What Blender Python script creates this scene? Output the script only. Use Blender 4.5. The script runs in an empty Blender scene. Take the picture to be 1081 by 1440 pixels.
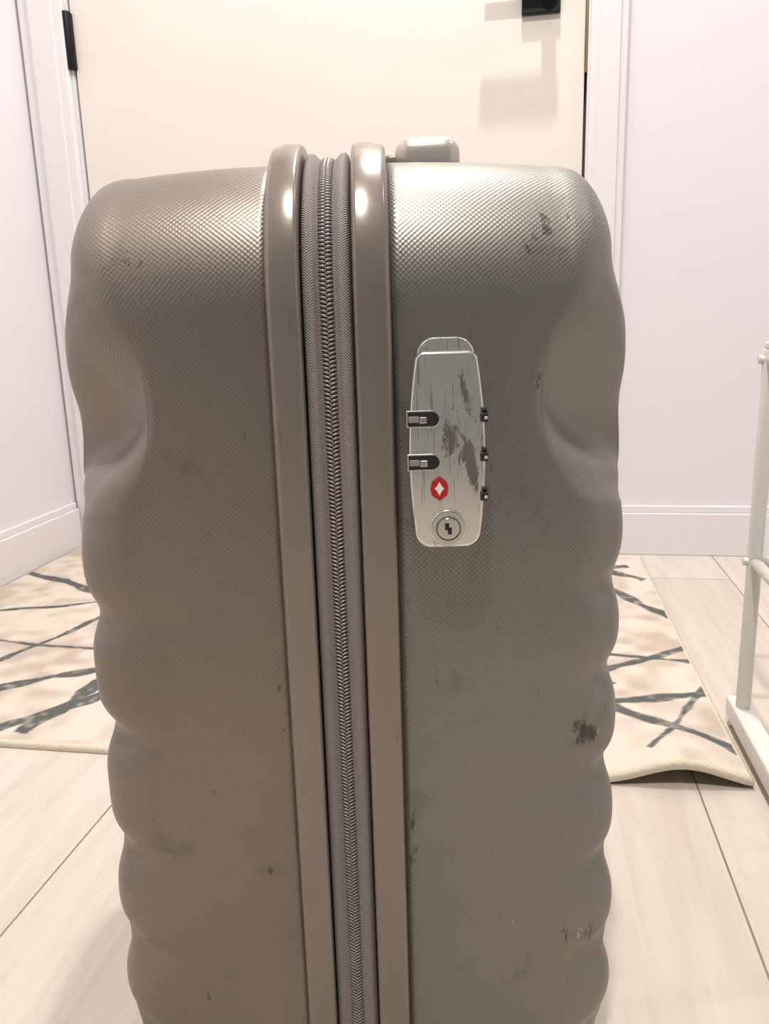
import bpy, bmesh, math, random
import numpy as np
from mathutils import Vector, Matrix
random.seed(4)
scene = bpy.context.scene
scene.view_settings.view_transform = 'Standard'
scene.view_settings.look = 'None'
scene.view_settings.exposure = 0.0
YAW = math.radians(10.0)
H = 0.465

# ------------------------------------------------------------------ materials
def srgb(r, g, b):
    f = lambda c: (c/255/12.92 if c/255 <= 0.04045 else ((c/255+0.055)/1.055)**2.4)
    return (f(r), f(g), f(b), 1)

def mat(name, col, rough=0.5, metal=0.0, noise=0.0, nscale=20.0, bump=0.0, bscale=200.0, coat=0.0):
    m = bpy.data.materials.new(name); m.use_nodes = True
    nt = m.node_tree; b = nt.nodes['Principled BSDF']
    b.inputs['Roughness'].default_value = rough
    b.inputs['Metallic'].default_value = metal
    b.inputs['Coat Weight'].default_value = coat
    tc = nt.nodes.new('ShaderNodeTexCoord')
    n = nt.nodes.new('ShaderNodeTexNoise'); n.inputs['Scale'].default_value = nscale
    n.inputs['Detail'].default_value = 4
    nt.links.new(tc.outputs['Object'], n.inputs['Vector'])
    r = nt.nodes.new('ShaderNodeValToRGB')
    r.color_ramp.elements[0].position = 0.3; r.color_ramp.elements[1].position = 0.7
    r.color_ramp.elements[0].color = tuple(c*(1-noise) for c in col[:3])+(1,)
    r.color_ramp.elements[1].color = tuple(min(1, c*(1+noise)) for c in col[:3])+(1,)
    nt.links.new(n.outputs['Fac'], r.inputs['Fac'])
    nt.links.new(r.outputs['Color'], b.inputs['Base Color'])
    if bump > 0:
        n2 = nt.nodes.new('ShaderNodeTexNoise'); n2.inputs['Scale'].default_value = bscale
        nt.links.new(tc.outputs['Object'], n2.inputs['Vector'])
        bp = nt.nodes.new('ShaderNodeBump'); bp.inputs['Strength'].default_value = bump
        bp.inputs['Distance'].default_value = 0.001
        nt.links.new(n2.outputs['Fac'], bp.inputs['Height'])
        nt.links.new(bp.outputs['Normal'], b.inputs['Normal'])
    return m

def math_node(nt, op, a, b=None, c=None):
    n = nt.nodes.new('ShaderNodeMath'); n.operation = op
    for i, v in enumerate((a, b, c)):
        if v is None: continue
        if isinstance(v, (int, float)): n.inputs[i].default_value = v
        else: nt.links.new(v, n.inputs[i])
    return n.outputs[0]

def mixc(nt, fac, a, b):
    n = nt.nodes.new('ShaderNodeMix'); n.data_type = 'RGBA'
    if isinstance(fac, (int, float)): n.inputs[0].default_value = fac
    else: nt.links.new(fac, n.inputs[0])
    for i, v in ((6, a), (7, b)):
        if isinstance(v, tuple): n.inputs[i].default_value = v
        else: nt.links.new(v, n.inputs[i])
    return n.outputs[2]

def noise_mask(nt, vec, scale, lo, hi, detail=8, rough=0.65, dist=0.6, mscale=(1, 1, 1), mrot=(0, 0, 0), w=0.0, add=None):
    mp = nt.nodes.new('ShaderNodeMapping'); mp.inputs['Scale'].default_value = mscale
    mp.inputs['Rotation'].default_value = mrot; mp.inputs['Location'].default_value = (w, w*0.7, w*1.3)
    nt.links.new(vec, mp.inputs[0])
    n3 = nt.nodes.new('ShaderNodeTexNoise'); n3.inputs['Scale'].default_value = scale; n3.inputs['Detail'].default_value = detail
    n3.inputs['Roughness'].default_value = rough; n3.inputs['Distortion'].default_value = dist
    nt.links.new(mp.outputs[0], n3.inputs['Vector'])
    r = nt.nodes.new('ShaderNodeMapRange'); r.inputs['From Min'].default_value = lo; r.inputs['From Max'].default_value = hi
    v = n3.outputs['Fac']
    if add is not None: v = math_node(nt, 'ADD', v, add)
    nt.links.new(v, r.inputs['Value'])
    return r.outputs[0]
def patch(nt, sp, x, z, kx, kz, amp, sh=0.0):
    xx = math_node(nt, 'ADD', math_node(nt, 'SUBTRACT', sp.outputs[0], x), math_node(nt, 'MULTIPLY', math_node(nt, 'SUBTRACT', sp.outputs[2], z), sh))
    dx = math_node(nt, 'MULTIPLY', xx, kx)
    dz = math_node(nt, 'MULTIPLY', math_node(nt, 'SUBTRACT', sp.outputs[2], z), kz)
    d2 = math_node(nt, 'ADD', math_node(nt, 'MULTIPLY', dx, dx), math_node(nt, 'MULTIPLY', dz, dz))
    return math_node(nt, 'MULTIPLY', math_node(nt, 'EXPONENT', math_node(nt, 'MULTIPLY', d2, -1.0)), amp)

def shell_material(name, col, dark, marks):
    m = bpy.data.materials.new(name); m.use_nodes = True
    nt = m.node_tree; b = nt.nodes['Principled BSDF']
    b.inputs['Roughness'].default_value = 0.41
    b.inputs['Metallic'].default_value = 0.75
    uv = nt.nodes.new('ShaderNodeUVMap'); uv.uv_map = 'UVMap'
    sp = nt.nodes.new('ShaderNodeSeparateXYZ'); nt.links.new(uv.outputs['UV'], sp.inputs[0])
    k = 2*math.pi/0.0026
    s1 = math_node(nt, 'SINE', math_node(nt, 'MULTIPLY', sp.outputs[0], k))
    s2 = math_node(nt, 'SINE', math_node(nt, 'MULTIPLY', sp.outputs[1], k))
    pr = math_node(nt, 'MULTIPLY', s1, s2)
    bp = nt.nodes.new('ShaderNodeBump'); bp.inputs['Strength'].default_value = 0.4
    bp.inputs['Distance'].default_value = 0.00014
    nt.links.new(pr, bp.inputs['Height']); nt.links.new(bp.outputs['Normal'], b.inputs['Normal'])
    tc = nt.nodes.new('ShaderNodeTexCoord'); O = tc.outputs['Object']
    so = nt.nodes.new('ShaderNodeSeparateXYZ'); nt.links.new(O, so.inputs[0])
    g = None
    for (x, z, kx, kz, amp, sh) in marks:
        pz = patch(nt, so, x, z, kx, kz, amp, sh)
        g = pz if g is None else math_node(nt, 'ADD', g, pz)
    n = nt.nodes.new('ShaderNodeTexNoise'); n.inputs['Scale'].default_value = 9; n.inputs['Detail'].default_value = 5
    nt.links.new(O, n.inputs['Vector'])
    c1 = mixc(nt, n.outputs['Fac'], tuple(x*0.84 for x in col[:3])+(1,), tuple(x*1.12 for x in col[:3])+(1,))
    big = noise_mask(nt, O, 22, 0.63, 0.75)
    c2 = mixc(nt, math_node(nt, 'MULTIPLY', big, 0.3), c1, dark)
    soft = noise_mask(nt, O, 45, 0.60, 0.78, dist=0.2, w=5.1, add=g)
    c2 = mixc(nt, math_node(nt, 'MULTIPLY', soft, 0.35), c2, dark)
    sm = noise_mask(nt, O, 150, 0.68, 0.75, dist=0.3, mrot=(0, 0.7, 0), mscale=(1, 1, 0.35), w=3.1, add=g)
    c2 = mixc(nt, math_node(nt, 'MULTIPLY', sm, 0.7), c2, tuple(x*0.4 for x in dark[:3])+(1,))
    lt = noise_mask(nt, O, 90, 0.72, 0.77, dist=0.4, mscale=(1, 1, 0.6), w=7.7, add=math_node(nt, 'MULTIPLY', g, 0.7))
    c2 = mixc(nt, math_node(nt, 'MULTIPLY', lt, 0.5), c2, srgb(200, 194, 184))
    pt = math_node(nt, 'MULTIPLY_ADD', pr, 0.07, 0.07)
    c3 = mixc(nt, pt, c2, tuple(x*0.3 for x in col[:3])+(1,))
    nt.links.new(c3, b.inputs['Base Color'])
    return m

M_shell = shell_material('suitcase_shell_left', srgb(136, 128, 118), srgb(80, 73, 66),
    [(-0.085, 0.497, 60, 60, 0.10, 0), (-0.046, 0.190, 90, 130, 0.14, -0.6), (-0.100, 0.210, 60, 50, 0.07, 0), (-0.032, 0.30, 300, 20, 0.10, 0), (-0.075, 0.11, 60, 60, 0.08, 0)])
M_shell2 = shell_material('suitcase_shell_right', srgb(135, 132, 125), srgb(80, 76, 71),
    [(0.098, 0.503, 55, 55, 0.15, -0.6), (0.124, 0.262, 80, 80, 0.17, 0), (0.085, 0.43, 50, 50, 0.07, 0),
     (0.120, 0.14, 60, 60, 0.13, 0), (0.031, 0.43, 250, 14, 0.14, 0), (0.075, 0.395, 80, 80, 0.09, 0), (0.034, 0.22, 250, 20, 0.10, 0)])
def rim_material():
    m = mat('suitcase_rim', srgb(133, 124, 115), 0.25, 0.4, 0.05, 14)
    nt = m.node_tree; b = nt.nodes['Principled BSDF']
    tc = nt.nodes.new('ShaderNodeTexCoord')
    k = noise_mask(nt, tc.outputs['Object'], 60, 0.65, 0.71, detail=7, mscale=(3, 1, 0.35))
    old = b.inputs['Base Color'].links[0].from_socket
    c = mixc(nt, math_node(nt, 'MULTIPLY', k, 0.5), old, srgb(62, 52, 46))
    nt.links.new(c, b.inputs['Base Color'])
    return m
M_rim = rim_material()

def tape_material():
    m = bpy.data.materials.new('zipper_tape_fabric'); m.use_nodes = True
    nt = m.node_tree; b = nt.nodes['Principled BSDF']; b.inputs['Roughness'].default_value = 0.7
    uv = nt.nodes.new('ShaderNodeUVMap'); uv.uv_map = 'UVMap'
    sp = nt.nodes.new('ShaderNodeSeparateXYZ'); nt.links.new(uv.outputs['UV'], sp.inputs[0])
    tri = math_node(nt, 'PINGPONG', sp.outputs[1], 0.0024)
    ph = math_node(nt, 'ADD', sp.outputs[0], tri)
    s = math_node(nt, 'SINE', math_node(nt, 'MULTIPLY', ph, 2*math.pi/0.0012))
    f = math_node(nt, 'MULTIPLY_ADD', s, 0.5, 0.5)
    c = mixc(nt, f, srgb(112, 104, 99), srgb(168, 158, 152))
    nt.links.new(c, b.inputs['Base Color'])
    bp = nt.nodes.new('ShaderNodeBump'); bp.inputs['Distance'].default_value = 0.0003
    nt.links.new(f, bp.inputs['Height']); nt.links.new(bp.outputs['Normal'], b.inputs['Normal'])
    return m
M_tape = tape_material()
M_teeth = mat('zipper_coil', srgb(150, 143, 141), 0.3, 0.3, 0.08, 60)
M_dark = mat('dark_plastic', srgb(24, 22, 21), 0.5, 0, 0.1, 30)
M_groove = mat('groove_lining', srgb(76, 67, 61), 0.8, 0, 0.1, 30)
M_silver = mat('silver_plastic', srgb(196, 190, 180), 0.30, 0.45, 0.05, 30)
M_wheel = mat('wheel_rubber', srgb(40, 38, 37), 0.6, 0, 0.1, 30)
M_wall = mat('wall_paint', srgb(227, 223, 228), 0.85, 0, 0.012, 3, 0.05, 300)
M_trim = mat('trim_paint', srgb(228, 225, 227), 0.5, 0, 0.01, 5)
M_door = mat('door_paint', srgb(229, 223, 215), 0.55, 0, 0.01, 5)
M_ceil = mat('ceiling_paint', srgb(235, 231, 227), 0.9, 0, 0.01, 5)
M_black = mat('black_metal', srgb(22, 20, 22), 0.4, 0.5, 0.1, 40)
M_brass = mat('strike_metal', srgb(150, 128, 90), 0.35, 0.8, 0.1, 40)
M_white = mat('white_powdercoat', srgb(215, 213, 206), 0.35, 0.0, 0.02, 40)
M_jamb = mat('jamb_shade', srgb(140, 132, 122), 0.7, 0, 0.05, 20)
M_keyg = mat('key_groove', srgb(110, 106, 98), 0.5, 0.3, 0.05, 20)

def lock_material():
    m = bpy.data.materials.new('lock_silver'); m.use_nodes = True
    nt = m.node_tree; b = nt.nodes['Principled BSDF']
    b.inputs['Metallic'].default_value = 0.88
    tc = nt.nodes.new('ShaderNodeTexCoord'); O = tc.outputs['Object']
    sp = nt.nodes.new('ShaderNodeSeparateXYZ'); nt.links.new(O, sp.inputs[0])
    g = math_node(nt, 'ADD', patch(nt, sp, 0.0525, 0.413, 230, 85, 0.22), patch(nt, sp, 0.0620, 0.403, 300, 62, 0.25, 0.15))
    g = math_node(nt, 'ADD', g, patch(nt, sp, 0.0595, 0.434, 420, 60, 0.19, 0.3))
    g = math_node(nt, 'ADD', g, patch(nt, sp, 0.0500, 0.396, 60, 25, 0.03))
    v = noise_mask(nt, O, 220, 0.64, 0.70, detail=10, rough=0.78, dist=0, mscale=(1, 1, 0.4), mrot=(0, 0.35, 0), add=g)
    c = mixc(nt, math_node(nt, 'MULTIPLY', v, 0.8), srgb(222, 220, 211), srgb(80, 78, 73))
    for (rot, w) in ((0.5, 1.0), (-0.9, 4.0), (1.3, 8.0)):
        k = noise_mask(nt, O, 90, 0.645, 0.665, detail=2, dist=0.0, mscale=(9, 1, 0.35), mrot=(0, rot, 0), w=w)
        c = mixc(nt, math_node(nt, 'MULTIPLY', k, 0.45), c, srgb(100, 98, 92))
    nt.links.new(c, b.inputs['Base Color'])
    nt.links.new(math_node(nt, 'MULTIPLY_ADD', v, 0.25, 0.17), b.inputs['Roughness'])
    return m
M_lock = lock_material()
M_lockrim = mat('lock_chrome', srgb(205, 204, 196), 0.18, 0.95, 0.03, 60)
M_red = mat('red_enamel', srgb(178, 24, 36), 0.3, 0, 0.05, 60)
M_wh = mat('white_enamel', srgb(235, 230, 225), 0.3, 0, 0.02, 60)

def floor_material():
    m = bpy.data.materials.new('floor_planks'); m.use_nodes = True
    nt = m.node_tree; b = nt.nodes['Principled BSDF']; b.inputs['Roughness'].default_value = 0.38
    tc = nt.nodes.new('ShaderNodeTexCoord')
    sp = nt.nodes.new('ShaderNodeSeparateXYZ'); nt.links.new(tc.outputs['Object'], sp.inputs[0])
    cb = nt.nodes.new('ShaderNodeCombineXYZ')
    nt.links.new(math_node(nt, 'ADD', sp.outputs[1], 0.42), cb.inputs[0])
    nt.links.new(math_node(nt, 'ADD', sp.outputs[0], -0.179+0.195*20), cb.inputs[1])
    br = nt.nodes.new('ShaderNodeTexBrick')
    br.inputs['Scale'].default_value = 1; br.inputs['Brick Width'].default_value = 1.25
    br.inputs['Row Height'].default_value = 0.195; br.inputs['Mortar Size'].default_value = 0.0011
    br.inputs['Mortar Smooth'].default_value = 0.3
    br.inputs['Color1'].default_value = srgb(201, 191, 179); br.inputs['Color2'].default_value = srgb(208, 200, 190)
    br.inputs['Mortar'].default_value = srgb(120, 106, 94)
    nt.links.new(cb.outputs[0], br.inputs['Vector'])
    r = noise_mask(nt, tc.outputs['Object'], 2.2, 0.40, 0.75, detail=8, dist=0.8, mscale=(22, 1.6, 1))
    c = mixc(nt, math_node(nt, 'MULTIPLY', r, 0.5), br.outputs['Color'], srgb(174, 160, 145))
    nt.links.new(c, b.inputs['Base Color'])
    bp = nt.nodes.new('ShaderNodeBump'); bp.inputs['Distance'].default_value = 0.0006; bp.inputs['Strength'].default_value = 0.5
    bp.invert = True
    nt.links.new(br.outputs['Fac'], bp.inputs['Height']); nt.links.new(bp.outputs['Normal'], b.inputs['Normal'])
    return m
M_floor = floor_material()

# ------------------------------------------------------------------ helpers
def link(ob, parent=None):
    scene.collection.objects.link(ob)
    if parent: ob.parent = parent
    return ob
def empty(name, loc=(0, 0, 0), rot=0):
    e = bpy.data.objects.new(name, None); e.location = loc; e.rotation_euler = (0, 0, rot); e.empty_display_size = 0.05
    return link(e)
def pymesh(name, verts, faces, m, parent=None, smooth=True, uvs=None, recalc=True):
    me = bpy.data.meshes.new(name); me.from_pydata([tuple(v) for v in verts], [], faces)
    if uvs is not None:
        ul = me.uv_layers.new(name='UVMap')
        idx = np.empty(len(me.loops), dtype=np.int32); me.loops.foreach_get('vertex_index', idx)
        ul.data.foreach_set('uv', np.array(uvs, dtype=np.float32)[idx].ravel())
    if recalc:
        bm = bmesh.new(); bm.from_mesh(me); bmesh.ops.recalc_face_normals(bm, faces=bm.faces); bm.to_mesh(me); bm.free()
    if smooth: me.polygons.foreach_set('use_smooth', [True]*len(me.polygons))
    me.materials.append(m)
    return link(bpy.data.objects.new(name, me), parent)
def box(name, x0, x1, y0, y1, z0, z1, m, parent=None, bev=0.0, seg=3):
    bm = bmesh.new(); bmesh.ops.create_cube(bm, size=1)
    for v in bm.verts:
        v.co = Vector(((x0+x1)/2+v.co.x*(x1-x0), (y0+y1)/2+v.co.y*(y1-y0), (z0+z1)/2+v.co.z*(z1-z0)))
    if bev > 0: bmesh.ops.bevel(bm, geom=bm.edges[:], offset=bev, segments=seg, affect='EDGES', profile=0.5)
    me = bpy.data.meshes.new(name); bm.to_mesh(me); bm.free(); me.materials.append(m)
    return link(bpy.data.objects.new(name, me), parent)
def cyl(name, p0, p1, r, m, parent=None, n=24, bev=0.0):
    p0, p1 = Vector(p0), Vector(p1); d = p1-p0; L = d.length
    bm = bmesh.new(); bmesh.ops.create_cone(bm, cap_ends=True, segments=n, radius1=r, radius2=r, depth=L)
    if bev > 0:
        ed = [e for e in bm.edges if abs(abs(e.verts[0].co.z)-L/2) < 1e-7 and abs(e.verts[0].co.z-e.verts[1].co.z) < 1e-7]
        bmesh.ops.bevel(bm, geom=ed, offset=bev, segments=3, affect='EDGES', profile=0.5)
    q = d.to_track_quat('Z', 'Y')
    bm.transform(Matrix.Translation((p0+p1)/2) @ q.to_matrix().to_4x4())
    me = bpy.data.meshes.new(name); bm.to_mesh(me); bm.free(); me.materials.append(m)
    for p in me.polygons: p.use_smooth = len(p.vertices) == 4
    return link(bpy.data.objects.new(name, me), parent)
def prism(name, pts, y0, y1, m, parent=None, bev=0.0, seg=3):
    """extrude an XZ outline between y0 (front) and y1 (back), bevel the front edge"""
    bm = bmesh.new()
    f = [bm.verts.new((x, y0, z)) for x, z in pts]; b = [bm.verts.new((x, y1, z)) for x, z in pts]
    ff = bm.faces.new(f); bm.faces.new(b[::-1]); n = len(pts)
    for i in range(n): bm.faces.new((f[i], b[i], b[(i+1) % n], f[(i+1) % n]))
    bmesh.ops.recalc_face_normals(bm, faces=bm.faces)
    if bev > 0: bmesh.ops.bevel(bm, geom=list(ff.edges), offset=bev, segments=seg, affect='EDGES', profile=0.5)
    me = bpy.data.meshes.new(name); bm.to_mesh(me); bm.free(); me.materials.append(m)
    return link(bpy.data.objects.new(name, me), parent)

# ------------------------------------------------------------------ room
WY = 1.62; WL = -0.99; WR = 2.2; WB = -1.6; CH = 2.45
box('floor', WL-0.1, WR+0.1, WB, WY+0.1, -0.1, 0.0, M_floor)
box('ceiling', WL-0.1, WR+0.1, WB, WY+0.1, CH, CH+0.1, M_ceil)
box('wall_left', WL-0.1, WL, WB, WY+0.1, 0, CH, M_wall)
box('wall_right', WR, WR+0.1, WB, WY+0.1, 0, CH, M_wall)
DL, DR, DH = -0.885, 0.105, 2.05
wb = empty('wall_back')
box('wall_panel_left', WL, DL-0.03, WY, WY+0.1, 0, CH, M_wall, wb)
box('wall_panel_right', DR+0.03, WR, WY, WY+0.1, 0, CH, M_wall, wb)
box('wall_panel_header', DL-0.03, DR+0.03, WY, WY+0.1, DH+0.03, CH, M_wall, wb)
# casing
tr = empty('trim_1')
for n_, a, b_ in (('casing_left', -0.985, -0.893), ('casing_right', 0.113, 0.178)):
    box(n_, a, b_, WY-0.014, WY, 0, DH+0.07, M_trim, tr, 0.003)
    w = b_-a
    box(n_+'_bead', a+w*0.25, a+w*0.8, WY-0.019, WY-0.013, 0, DH+0.06, M_trim, tr, 0.002)
box('casing_head', -0.985, 0.178, WY-0.014, WY, DH+0.008, DH+0.078, M_trim, tr, 0.003)
box('jamb_left', DL-0.030, DL-0.004, WY, WY+0.1, 0, DH+0.03, M_trim, tr)
box('jamb_right', DR+0.005, DR+0.030, WY, WY+0.1, 0, DH+0.03, M_trim, tr)
box('jamb_head', DL-0.004, DR+0.005, WY, WY+0.1, DH+0.004, DH+0.03, M_trim, tr)
box('jamb_stop_shaded', DL-0.004, DR+0.005, WY+0.055, WY+0.1, 0, DH+0.004, M_jamb, tr)  # stop panel coloured darker, so the shade of the door gap is painted in
# door
dr = empty('door_1')
box('door_slab', DL, DR, WY+0.006, WY+0.05, 0.006, DH, M_door, dr, 0.002)
for i, z in enumerate((0.25, 1.03, 1.80)):
    cyl('hinge_knuckle_%d' % i, (DL-0.004, WY-0.004, z-0.052), (DL-0.004, WY-0.004, z+0.052), 0.0075, M_black, dr, 16, 0.001)
    box('hinge_leaf_%d' % i, DL-0.012, DL+0.004, WY-0.003, WY+0.012, z-0.05, z+0.05, M_black, dr)
box('strike_plate', DR+0.0005, DR+0.0045, WY+0.002, WY+0.03, 0.90, 1.20, M_brass, dr)
hx = 0.026; fy = WY+0.006
box('handle_rosette', hx-0.034, hx+0.034, fy-0.012, fy+0.001, 1.000, 1.070, M_black, dr, 0.002)
cyl('handle_neck', (hx+0.012, fy-0.05, 1.045), (hx+0.012, fy-0.005, 1.045), 0.012, M_black, dr)
box('handle_lever', hx-0.10, hx+0.026, fy-0.056, fy-0.041, 1.041, 1.061, M_black, dr, 0.003)
# baseboards
def baseboard(name, x0, x1, y0, y1):
    e = empty(name)
    box('board', x0, x1, y0, y1, 0, 0.086, M_trim, e, 0.002)
    xm = (x0, x1) if x1-x0 > 0.1 else ((x0, x1-0.005) if x0 < 0 else (x0+0.005, x1))
    ym = (y0+0.005, y1) if x1-x0 > 0.1 else (y0, y1)
    box('cap', xm[0], xm[1], ym[0], ym[1], 0.086, 0.100, M_trim, e, 0.002)
    return e
baseboard('baseboard_back', 0.178, WR, WY-0.013, WY)
baseboard('baseboard_left', WL, WL+0.013, WB, WY-0.019)
baseboard('baseboard_right', WR-0.013, WR, WB, WY-0.013)

# ------------------------------------------------------------------ rug
def make_rug():
    x0, x1, y0, y1 = -0.965, 0.233, 0.752, 1.575
    nx, ny = 520, 360
    X, Y = np.meshgrid(np.linspace(x0, x1, nx), np.linspace(y0, y1, ny))
    rng = np.random.RandomState(3)
    def fract(X, Y, sc, seed):
        r = np.random.RandomState(seed); g = r.rand(64, 64)
        u = (X*sc) % 64; v = (Y*sc) % 64
        i = np.floor(u).astype(int); j = np.floor(v).astype(int); fu = u-i; fv = v-j
        fu = fu*fu*(3-2*fu); fv = fv*fv*(3-2*fv)
        a = g[i % 64, j % 64]; b = g[(i+1) % 64, j % 64]; c = g[i % 64, (j+1) % 64]; d = g[(i+1) % 64, (j+1) % 64]
        return (a*(1-fu)+b*fu)*(1-fv)+(c*(1-fu)+d*fu)*fv
    segs = [((-.98, 1.12), (-.60, 1.27), .008), ((-.974, 1.374), (-.70, 1.25), .014), ((-.80, .81), (-.45, 1.04), .010),
            ((-.576, .772), (-.56, .93), .014), ((-.62, .772), (-.45, .98), .013), ((.05, .98), (.25, 1.125), .008),
            ((.0, .90), (.25, .965), .011), ((.08, .95), (.24, .79), .009), ((.10, 1.46), (.25, 1.20), .012),
            ((.0, 1.10), (.25, 1.06), .006), ((-.75, .95), (-.62, 1.35), .006),
            ((-.3, .772), (.1, 1.3), .009), ((-.98, 1.05), (-.62, 1.02), .006), ((.14, .79), (.24, 1.0), .005),
            ((-.5, 1.3), (.2, 1.5), .012), ((-.5, .9), (0, .8), .009), ((.05, 1.56), (.22, 1.42), .012)]
    for _ in range(5):
        a = (rng.uniform(-.5, 0), rng.uniform(y0, y1)); th = rng.uniform(0, 3.14); L = rng.uniform(.2, .5)
        segs.append((a, (a[0]+L*math.cos(th), a[1]+L*math.sin(th)), rng.uniform(.003, .006)))
    line = np.zeros_like(X)
    for (a, b, w) in segs:
        ax, ay = a; bx, by = b; L = math.hypot(bx-ax, by-ay); ux, uy = (bx-ax)/L, (by-ay)/L
        t = (X-ax)*ux+(Y-ay)*uy; d = np.abs(-(X-ax)*uy+(Y-ay)*ux + (fract(X, Y, 14, 5)-.5)*.012 + (fract(X, Y, 120, 8)-.5)*.002)
        ww = w*(0.4+0.85*fract(X, Y, 35, int(w*9000)+7))
        m = np.clip((ww-d)/0.0028+0.5, 0, 1)*((t > 0) & (t < L))
        m *= np.clip(0.55+1.1*fract(X, Y, 100, 9), 0, 1)
        line = np.maximum(line, m)
    base = np.array(srgb(215, 205, 191)[:3]); dk = np.array(srgb(56, 66, 69)[:3]); tp = np.array(srgb(176, 159, 144)[:3])
    f = np.clip((fract(X, Y, 9, 1)*.5+fract(X, Y, 40, 2)*.5-.42)*3.2, 0, 1)*.75
    col = base*(1-f[..., None])+tp*f[..., None]
    col = col*(1-line[..., None]*.95)+dk*line[..., None]*.95
    edge = np.minimum(np.minimum(X-x0, x1-X), np.minimum(Y-y0, y1-Y))
    e = (edge < 0.006)[..., None]; col = np.where(e, np.array(srgb(214, 205, 182)[:3]), col)
    fr = np.exp(-((Y-y0)/0.10)**2)
    k = np.exp(-((X-0.165)/0.055)**2)*fr
    Z = 0.008+0.021*k+0.006*np.exp(-((X-0.01)/0.04)**2)*fr
    Yd = Y+0.014*np.clip((X-0.0)/0.24, 0, 1)*np.exp(-((Y-y0)/0.2)**2)
    Z = Z-0.003*np.clip(1-edge/0.004, 0, 1)
    V = np.stack([X, Yd, Z], -1).reshape(-1, 3)
    faces = []
    for j in range(ny-1):
        for i in range(nx-1):
            a = j*nx+i; faces.append((a, a+1, a+nx+1, a+nx))
    verts = V.tolist()
    ring = [(0, i) for i in range(nx)]+[(j, nx-1) for j in range(1, ny)]+[(ny-1, i) for i in range(nx-2, -1, -1)]+[(j, 0) for j in range(ny-2, 0, -1)]
    ids = [j*nx+i for j, i in ring]; b0 = len(verts)
    for q in ids:
        v = verts[q]; verts.append([v[0], v[1], max(0.0005, v[2]-0.006)])
    n = len(ids)
    for i in range(n): faces.append((ids[i], b0+i, b0+(i+1) % n, ids[(i+1) % n]))
    me = bpy.data.meshes.new('rug'); me.from_pydata(verts, [], faces)
    ca = me.color_attributes.new('rugcol', 'FLOAT_COLOR', 'POINT')
    full = np.ones((len(verts), 4), dtype=np.float32); full[:nx*ny, :3] = col.reshape(-1, 3); full[nx*ny:, :3] = srgb(205, 196, 172)[:3]
    ca.data.foreach_set('color', full.ravel())
    me.polygons.foreach_set('use_smooth', [True]*len(me.polygons))
    m = bpy.data.materials.new('rug_pile'); m.use_nodes = True; nt = m.node_tree; b = nt.nodes['Principled BSDF']
    b.inputs['Roughness'].default_value = 0.95
    at = nt.nodes.new('ShaderNodeAttribute'); at.attribute_name = 'rugcol'
    tc = nt.nodes.new('ShaderNodeTexCoord'); nn = nt.nodes.new('ShaderNodeTexNoise'); nn.inputs['Scale'].default_value = 350; nn.inputs['Detail'].default_value = 3
    nt.links.new(tc.outputs['Object'], nn.inputs['Vector'])
    fac = math_node(nt, 'MULTIPLY', nn.outputs['Fac'], 0.22)
    nt.links.new(mixc(nt, fac, at.outputs['Color'], srgb(150, 135, 125)), b.inputs['Base Color'])
    bp = nt.nodes.new('ShaderNodeBump'); bp.inputs['Distance'].default_value = 0.002; bp.inputs['Strength'].default_value = 0.6
    nt.links.new(nn.outputs['Fac'], bp.inputs['Height']); nt.links.new(bp.outputs['Normal'], b.inputs['Normal'])
    me.materials.append(m); link(bpy.data.objects.new('area_rug', me))
make_rug()

# ------------------------------------------------------------------ white metal rack
rk = empty('metal_shelf_rack', (0.249, 0.88, 0))
RW, RD = 0.60, -0.34
r = 0.0078
for i, (x, y) in enumerate(((0, 0), (RW, 0), (0, RD), (RW, RD))):
    cyl('leg_%d' % i, (x, y, 0.03), (x, y, 0.43), r, M_white, rk, 24, 0.001)
    cyl('leg_cap_%d' % i, (x, y, 0.43), (x, y, 0.438), r*0.8, M_white, rk, 24, 0.002)
for i, x in enumerate((0, RW)):
    box('foot_bar_%d' % i, x-0.011, x+0.011, RD-0.05, 0.03, 0.010, 0.034, M_white, rk, 0.003)
    for j, y in enumerate((0.02, RD-0.04)):
        cyl('foot_pad_%d%d' % (i, j), (x, y, 0.0), (x, y, 0.011), 0.009, M_white, rk)
for k, z in enumerate((0.205, 0.42)):
    for i, y in enumerate((0, RD)):
        cyl('rail_x_%d%d' % (k, i), (0, y, z), (RW, y, z), 0.006, M_white, rk)
    for i, x in enumerate((0, RW)):
        cyl('rail_y_%d%d' % (k, i), (x, 0, z), (x, RD, z), 0.006, M_white, rk)
        cyl('bolt_%d%d' % (k, i), (x-0.012 if i == 0 else x+0.012, 0, z), (x, 0, z), 0.0045, M_white, rk, 12)
    if k == 0:
        for q in range(1, 9):
            y = RD*q/9
            cyl('wire_%d%d' % (k, q), (0.02, y, z), (RW-0.02, y, z), 0.0025, M_white, rk, 10)

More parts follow.
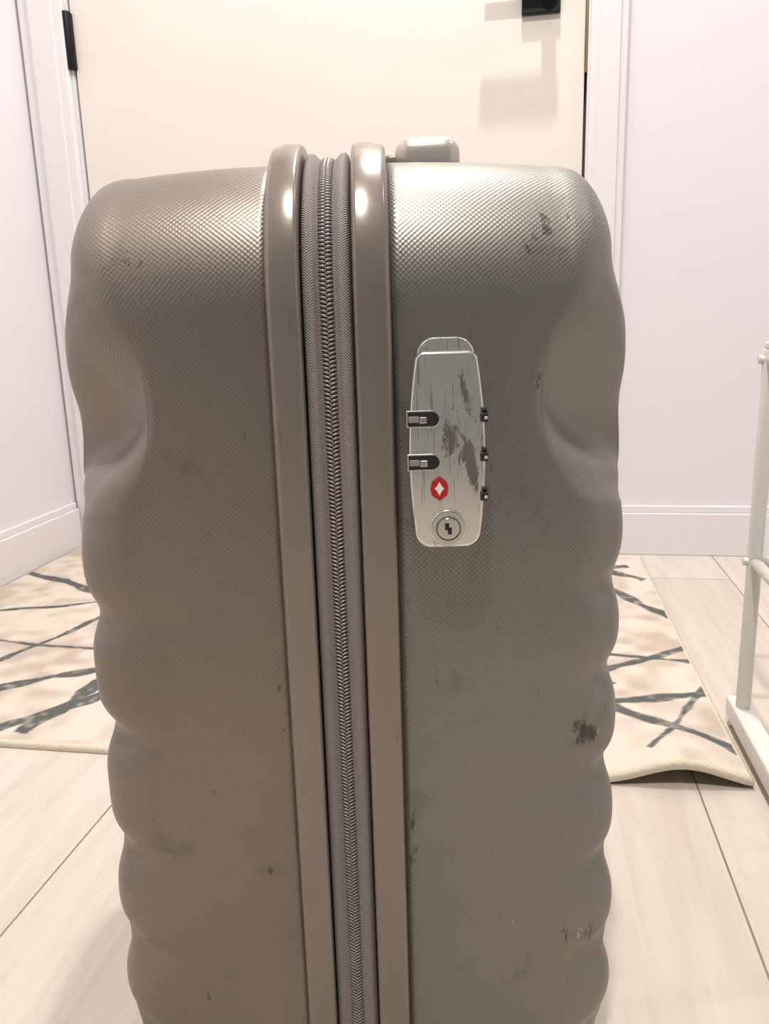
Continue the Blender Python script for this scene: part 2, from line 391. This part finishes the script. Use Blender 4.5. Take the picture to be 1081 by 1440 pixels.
# ------------------------------------------------------------------ suitcase
c, s = math.cos(YAW), math.sin(YAW)
lx, ly = -0.0225, 0.36
sc = empty('suitcase', (lx*c-ly*s, lx*s+ly*c, 0), YAW)
ZB, ZT, DEP = 0.028, 0.546, 0.36
A, B = DEP/2, (ZT-ZB)/2; CY, CZ = DEP/2, (ZT+ZB)/2
RT, RBm = 0.075, 0.045
def side_pts():
    L = []
    def seg(kind, n, end=False):
        for i in range(n): L.append((kind, i/n))
    seg('b1', 24); seg('c1', 24); seg('front', 240); seg('c2', 44); seg('top', 70); seg('c3', 30); seg('back', 150); seg('c4', 24); seg('b2', 24)
    L.append(('b2', 1.0)); return L
SP = side_pts()
def outline(kf, ins):
    kind, f = kf
    a, b = A-ins, B-ins; k = 1-ins/0.18
    rt, rb = RT*k, RBm*k
    if kind == 'b1': y, z = -f*(a-rb), -b
    elif kind == 'c1':
        t = f*math.pi/2; y, z = -(a-rb)-rb*math.sin(t), -(b-rb)-rb*math.cos(t)
    elif kind == 'front': y, z = -a, -(b-rb)+f*((b-rt)+(b-rb))
    elif kind == 'c2':
        t = f*math.pi/2; y, z = -(a-rt)-rt*math.cos(t), (b-rt)+rt*math.sin(t)
    elif kind == 'top': y, z = -(a-rt)+f*2*(a-rt), b
    elif kind == 'c3':
        t = f*math.pi/2; y, z = (a-rt)+rt*math.sin(t), (b-rt)+rt*math.cos(t)
    elif kind == 'back': y, z = a, (b-rt)-f*((b-rt)+(b-rb))
    elif kind == 'c4':
        t = f*math.pi/2; y, z = (a-rb)+rb*math.cos(t), -(b-rb)-rb*math.sin(t)
    else: y, z = (a-rb)*(1-f), -b
    return CY+y, CZ+z
BASE = [outline(k, 0) for k in SP]
ARC = [0.0]
for i in range(1, len(BASE)): ARC.append(ARC[-1]+math.dist(BASE[i], BASE[i-1]))
def sstep(a, b, x):
    t = max(0, min(1, (x-a)/(b-a))); return t*t*(3-2*t)
def scoop(z):
    if z <= 0.384 or z >= 0.492: return 0
    return math.sin(math.pi*((z-0.384)/0.108)**0.9)**1.1
def swell(z):   # outward belly of the wide face behind the scoop
    return sstep(0.366, 0.396, z)*(1-sstep(0.462, 0.500, z))
def notch(z, side):
    dips = ((0.381, .45), (0.328, .8), (0.262, 1), (0.192, .9), (0.132, 1), (0.075, 1)) if side < 0 else \
           ((0.388, .45), (0.338, .7), (0.288, .8), (0.232, .9), (0.175, .9), (0.118, 1), (0.065, 1))
    v = 0
    for d, a in dips:
        v = max(v, a*math.exp(-((z-d)/0.012)**2))
    v += 0.4*math.exp(-((z-0.490)/0.010)**2)
    return v
def shell(name, side, X0, XM, material):
    NF, NA, NW = 16, 30, 22
    rows = []
    for j, kf in enumerate(SP):
        zb = BASE[j][1]; S = scoop(zb); q = notch(zb, side)
        rx = 0.036+0.011*S+0.006*q; ry = 0.034+0.030*S+0.005*q; n = 2.5-1.65*S-0.5*q
        i0, i1 = 0.0015, 0.0050
        prof = [(X0, i0+0.012), (X0, i0)]
        for i in range(1, NF+1):
            f = i/NF; prof.append((X0+f*(XM-rx-X0), i0+(i1-i0)*f**2))
        for i in range(1, NA+1):
            t = i/NA*math.pi/2; prof.append((XM-rx+rx*math.sin(t)**(2/n), i1+ry*(1-max(0, math.cos(t))**(2/n))))
        last = prof[-1][1]
        for i in range(1, NW+1):
            f = i/NW; prof.append((XM, last+f*(0.168-last)))
        row = []
        for (x, ins) in prof:
            y, z = outline(kf, ins)
            w = sstep(XM-rx*0.9, XM-rx*0.1, x)
            Sa, qa = swell(z), notch(z, side)
            zfade = sstep(ZT-0.01, ZT-0.05, z)
            dx = w*(-0.0045*qa*zfade) + w*0.0085*Sa*sstep(0.020, 0.055, ins)
            dx -= w*(0.0045*sstep(0.385, 0.43, z)+0.0010*sstep(0.46, 0.50, z))
            dx += w*0.003*(1-sstep(0.10, 0.24, z))
            dx += 0.004*sstep(0.04, 0.12, ins)
            row.append((side*(x+dx), y, z, ARC[j]))
        rows.append(row)
    M = len(rows[0]); verts = []; uvs = []; mid = [0.0]
    ref = rows[len(rows)//4]
    for i in range(1, M): mid.append(mid[-1]+math.dist(ref[i][:3], ref[i-1][:3]))
    for row in rows:
        for i, p in enumerate(row): verts.append(p[:3]); uvs.append((p[3], mid[i]))
    faces = []
    for j in range(len(rows)-1):
        for i in range(M-1):
            a = j*M+i; faces.append((a, a+1, a+M+1, a+M))
    faces.append([j*M+M-1 for j in range(len(rows)-1)])
    return pymesh(name, verts, faces, material, sc, uvs=uvs)
shell('shell_left', -1, 0.0255, 0.1315, M_shell)
shell('shell_right', 1, 0.0275, 0.1430, M_shell2)

def sweep(name, prof, material, closed=False):
    verts = []; uvs = []; M = len(prof); pl = [0.0]
    for i in range(1, M): pl.append(pl[-1]+math.dist(prof[i], prof[i-1]))
    for j, kf in enumerate(SP):
        for i, (x, ins) in enumerate(prof):
            y, z = outline(kf, ins); verts.append((x, y, z)); uvs.append((ARC[j], pl[i]))
    faces = []
    for j in range(len(SP)-1):
        for i in range(M-1 if not closed else M):
            a = j*M+i; b = j*M+(i+1) % M; faces.append((a, b, b+M, a+M))
    return pymesh(name, verts, faces, material, sc, uvs=uvs)
def rim_prof(xo, xi, h=-0.0070, n=8):
    """xo outer (shell side), xi inner (zipper side)"""
    sg = 1 if xi > xo else -1; W = abs(xi-xo); P = [(xo, 0.010)]
    ro, ri = 0.0030, 0.0022
    for i in range(n+1):
        t = i/n*math.pi/2; P.append((xo+sg*ro*(1-math.cos(t)), h+0.0008+ro*(1-math.sin(t))))
    P.append((xo+sg*W*0.5, h-0.0002))
    for i in range(n+1):
        t = i/n*math.pi/2; P.append((xi-sg*ri*(1-math.sin(t)), h+ri*(1-math.cos(t))))
    P.append((xi, 0.012)); return P
sweep('rim_left', rim_prof(-0.0262, -0.0112), M_rim)
sweep('rim_right', rim_prof(0.0280, 0.0118), M_rim)
sweep('zipper_groove', [(-0.013, 0.0085), (0.013, 0.0085)], M_groove)
sweep('zipper_tape_left', [(-0.0110, 0.0075), (-0.0107, 0.0015), (-0.0100, -0.0016), (-0.0086, -0.0030), (-0.0064, -0.0028), (-0.0046, -0.0012), (-0.0028, 0.0003), (-0.0003, 0.0012)], M_tape)
sweep('zipper_tape_right', [(0.0115, 0.0075), (0.0111, 0.0015), (0.0103, -0.0018), (0.0088, -0.0032), (0.0066, -0.0030), (0.0046, -0.0012), (0.0028, 0.0003), (0.0003, 0.0012)], M_tape)
# coil teeth
def teeth():
    total = ARC[-1]; pitch = 0.0019; n = int(total/pitch)
    V = []; F = []
    arc = np.array(ARC); ys = np.array([p[0] for p in BASE]); zs = np.array([p[1] for p in BASE])
    prof = [(0.0000, 0.6, 0.0014), (0.0006, 0.95, 0.0019), (0.0020, 0.9, 0.0016), (0.0029, 0.8, 0.0012), (0.0035, 0.5, 0.0006)]
    for side in (-1, 1):
        for i in range(n):
            a = (i+(0.5 if side > 0 else 0))*pitch
            y = np.interp(a, arc, ys); z = np.interp(a, arc, zs)
            y2 = np.interp(a+0.001, arc, ys); z2 = np.interp(a+0.001, arc, zs)
            ty, tz = y2-y, z2-z; L = math.hypot(ty, tz) or 1; ty /= L; tz /= L
            ny, nz = tz*-1, ty   # normal
            if ny*(CY-y)+nz*(CZ-z) > 0: ny, nz = -ny, -nz
            b0 = len(V); K = 6
            for (dx, sc_, up) in prof:
                x = side*(dx-0.0003)
                slant = dx*0.28
                for k in range(K):
                    th = 2*math.pi*k/K
                    u = math.cos(th)*0.00072*sc_+slant; v = math.sin(th)*0.0009*sc_+up-0.0008
                    V.append((x, y+ty*u+ny*v, z+tz*u+nz*v))
            m = len(prof)
            for r_ in range(m-1):
                for k in range(K):
                    F.append((b0+r_*K+k, b0+r_*K+(k+1) % K, b0+(r_+1)*K+(k+1) % K, b0+(r_+1)*K+k))
            F.append([b0+k for k in range(K)]); F.append([b0+(m-1)*K+k for k in range(K)][::-1])
    pymesh('zipper_teeth', V, F, M_teeth, sc)
teeth()

# lock -------------------------------------------------
LX = 0.0512; F0 = -0.0100; FB = 0.006
def barrel(z0, z1, wb_, wm, wt, rb, rt, n=10):
    def hw(z):
        f = (z-z0)/(z1-z0); a = wb_*(1-f)+wt*f; return a+(wm-(wb_+wt)/2)*(1-(2*f-1)**2)
    zs_ = [z0+rb+(z1-rt-z0-rb)*i/14 for i in range(15)]
    w0 = hw(z0+rb)
    pts = []
    for i in range(n):
        t = i/n*math.pi/2; pts.append((w0-rb+rb*math.sin(t), z0+rb-rb*math.cos(t)))
    for z in zs_: pts.append((hw(z), z))
    w1 = hw(z1-rt)
    for i in range(1, n+1):
        t = i/n*math.pi/2; pts.append((w1-rt+rt*math.cos(t), z1-rt+rt*math.sin(t)))
    left = [(-x, z) for x, z in reversed(pts)]
    return [(LX+x, z) for x, z in pts+left]
prism('lock_back_plate', barrel(0.370, 0.4595, 0.0125, 0.0145, 0.0118, 0.008, 0.008), F0+0.004, FB, M_lock, sc, 0.0012)
prism('lock_plate', barrel(0.3655, 0.4535, 0.0140, 0.0172, 0.0132, 0.0075, 0.0045), F0, FB, M_lock, sc, 0.0016, 4)
def slot(nm, zc):
    hh = 0.0031; xl = LX-0.0172; xr = 0.0476
    def pts(g):
        P = [(xl-g, zc-hh-g)]
        for i in range(13):
            t = -math.pi/2+math.pi*i/12
            P.append((xr-hh+ (hh+g)*math.cos(t), zc+(hh+g)*math.sin(t)))
        P.append((xl-g, zc+hh+g)); return P
    prism(nm+'_rim', pts(0.0007), F0-0.0006, F0+0.003, M_lockrim, sc, 0.0003)
    prism(nm+'_opening', pts(0.0), F0-0.0008, F0+0.003, M_dark, sc)
    box(nm+'_dial', xl+0.0002, xl+0.0048, F0-0.0011, F0+0.004, zc-0.0016, zc+0.0014, M_jamb, sc, 0.0005)
    box(nm+'_dial_pin', xl+0.0048, xl+0.0084, F0-0.0010, F0+0.004, zc-0.0020, zc+0.0010, M_lockrim, sc, 0.0005)
slot('lock_slot_1', 0.4245); slot('lock_slot_2', 0.4052)
for i, z in enumerate((0.4250, 0.4075, 0.3895)):
    x = LX+0.0160
    cyl('lock_wheel_%d' % i, (x-0.0014, F0+0.0012, z), (x+0.0020, F0+0.0012, z), 0.0028, M_dark, sc, 14, 0.0004)
    cyl('lock_wheel_hub_%d' % i, (x+0.0002, F0-0.0017, z-0.0005), (x+0.0016, F0-0.0017, z-0.0005), 0.0008, M_lockrim, sc, 10)
    cyl('lock_wheel_b%d' % i, (x-0.0008, F0-0.0006, z+0.0031), (x+0.0012, F0-0.0006, z+0.0031), 0.0009, M_dark, sc, 8)
dx, dz = 0.0474, 0.3932
prism('lock_emblem_border', [(dx+a*0.0044, dz+b*0.0060) for a, b in ((0, -1), (.75, -.62), (1, 0), (.75, .62), (0, 1), (-.75, .62), (-1, 0), (-.75, -.62))], F0-0.0003, F0+0.001, M_lockrim, sc)
prism('lock_emblem', [(dx+a*0.0040, dz+b*0.0056) for a, b in ((0, -1), (.85, -.55), (1, 0), (.85, .55), (0, 1), (-.85, .55), (-1, 0), (-.85, -.55))], F0-0.0006, F0+0.001, M_red, sc)
prism('lock_emblem_diamond', [(dx+a*0.0021, dz+b*0.0032) for a, b in ((0, -1), (.45, -.4), (1, 0), (.45, .4), (0, 1), (-.45, .4), (-1, 0), (-.45, -.4))], F0-0.0008, F0+0.001, M_wh, sc)
kz = 0.3748
cyl('key_ring', (LX, F0-0.0010, kz), (LX, F0+0.002, kz), 0.0086, M_lockrim, sc, 48, 0.0010)
cyl('key_ring_groove', (LX, F0-0.0012, kz), (LX, F0+0.002, kz), 0.0057, M_keyg, sc, 40)
cyl('key_core', (LX, F0-0.0016, kz), (LX, F0+0.002, kz), 0.0050, M_lockrim, sc, 40, 0.0005)
prism('key_slot', [(LX+a*0.001, kz+b*0.001) for a, b in ((-1.6, 2.6), (.3, 2.6), (.3, .6), (1.5, .6), (1.5, -2.6), (-.3, -2.6), (-.3, -.6), (-1.6, -.6))], F0-0.0018, F0, M_dark, sc)

# telescopic handle grip, base
hxl = 0.0505
def rounded_bar():
    bm = bmesh.new(); bmesh.ops.create_cube(bm, size=1)
    for v in bm.verts: v.co = Vector((hxl+v.co.x*0.034, 0.18+v.co.y*0.20, 0.5495+v.co.z*0.021))
    bmesh.ops.bevel(bm, geom=bm.edges[:], offset=0.0085, segments=6, affect='EDGES', profile=0.5)
    me = bpy.data.meshes.new('telescopic_handle_grip'); bm.to_mesh(me); bm.free(); me.materials.append(M_silver)
    for p in me.polygons: p.use_smooth = True
    link(bpy.data.objects.new('telescopic_handle_grip', me), sc)
rounded_bar()
box('telescopic_handle_base', hxl-0.024, hxl+0.014, 0.085, 0.275, 0.536, 0.552, M_rim, sc, 0.004)
box('telescopic_handle_button', hxl-0.008, hxl+0.008, 0.165, 0.195, 0.556, 0.562, M_dark, sc, 0.002)
# wheels
for i, (x, y) in enumerate(((-0.085, 0.065), (0.09, 0.065), (-0.085, 0.30), (0.09, 0.30))):
    box('caster_housing_%d' % i, x-0.022, x+0.022, y-0.022, y+0.022, 0.020, 0.045, M_dark, sc, 0.005)
    cyl('caster_wheel_a%d' % i, (x-0.012, y, 0.0145), (x-0.003, y, 0.0145), 0.0145, M_wheel, sc, 32, 0.002)
    cyl('caster_wheel_b%d' % i, (x+0.003, y, 0.0145), (x+0.012, y, 0.0145), 0.0145, M_wheel, sc, 32, 0.002)

# ------------------------------------------------------------------ lights
M_em = bpy.data.materials.new('lamp_glow'); M_em.use_nodes = True
pb = M_em.node_tree.nodes['Principled BSDF']; pb.inputs['Emission Color'].default_value = (1, .93, .82, 1); pb.inputs['Emission Strength'].default_value = 6
def downlight(x, y, power, size=0.07, col=(1, .96, .915)):
    e = empty('ceiling_downlight', (x, y, CH))
    cyl('downlight_trim', (0, 0, -0.006), (0, 0, 0.0), 0.062, M_white, e, 40, 0.002)
    cyl('downlight_lens', (0, 0, -0.007), (0, 0, -0.003), 0.046, M_em, e, 40)
    l = bpy.data.lights.new('downlight_lamp', 'AREA'); l.shape = 'DISK'; l.size = size; l.energy = power; l.color = col
    o = bpy.data.objects.new('downlight_lamp', l); o.location = (0, 0, -0.012); link(o, e)
def room(xc, yc): return xc*c-yc*s, xc*s+yc*c
ax, ay = room(-0.10, -0.20)
downlight(ax, ay, 37)
downlight(0.0, 1.22, 28)
downlight(1.25, 0.9, 6, col=(1, .95, .94))  # weak side fill, an added lamp given the same downlight fitting
w = bpy.data.worlds.new('World'); scene.world = w; w.use_nodes = True
w.node_tree.nodes['Background'].inputs[0].default_value = (0.97, 0.97, 1.0, 1)
w.node_tree.nodes['Background'].inputs[1].default_value = 0.22

# ------------------------------------------------------------------ camera
cam = bpy.data.cameras.new('camera'); co = bpy.data.objects.new('camera', cam); scene.collection.objects.link(co)
cam.sensor_fit = 'VERTICAL'; cam.sensor_height = 36; cam.lens = 1120/1440*36; cam.clip_start = 0.01
p = math.atan(262/1120); rho = math.atan(0.0301)
fwd = Vector((-s*math.cos(p), c*math.cos(p), -math.sin(p)))
Hh = Vector((c, s, 0)); U0 = Hh.cross(fwd)
Rc = math.cos(rho)*Hh-math.sin(rho)*U0; Uc = math.sin(rho)*Hh+math.cos(rho)*U0
mw = Matrix((( Rc.x, Uc.x, -fwd.x, 0), (Rc.y, Uc.y, -fwd.y, 0), (Rc.z, Uc.z, -fwd.z, H), (0, 0, 0, 1)))
co.matrix_world = mw
scene.camera = co
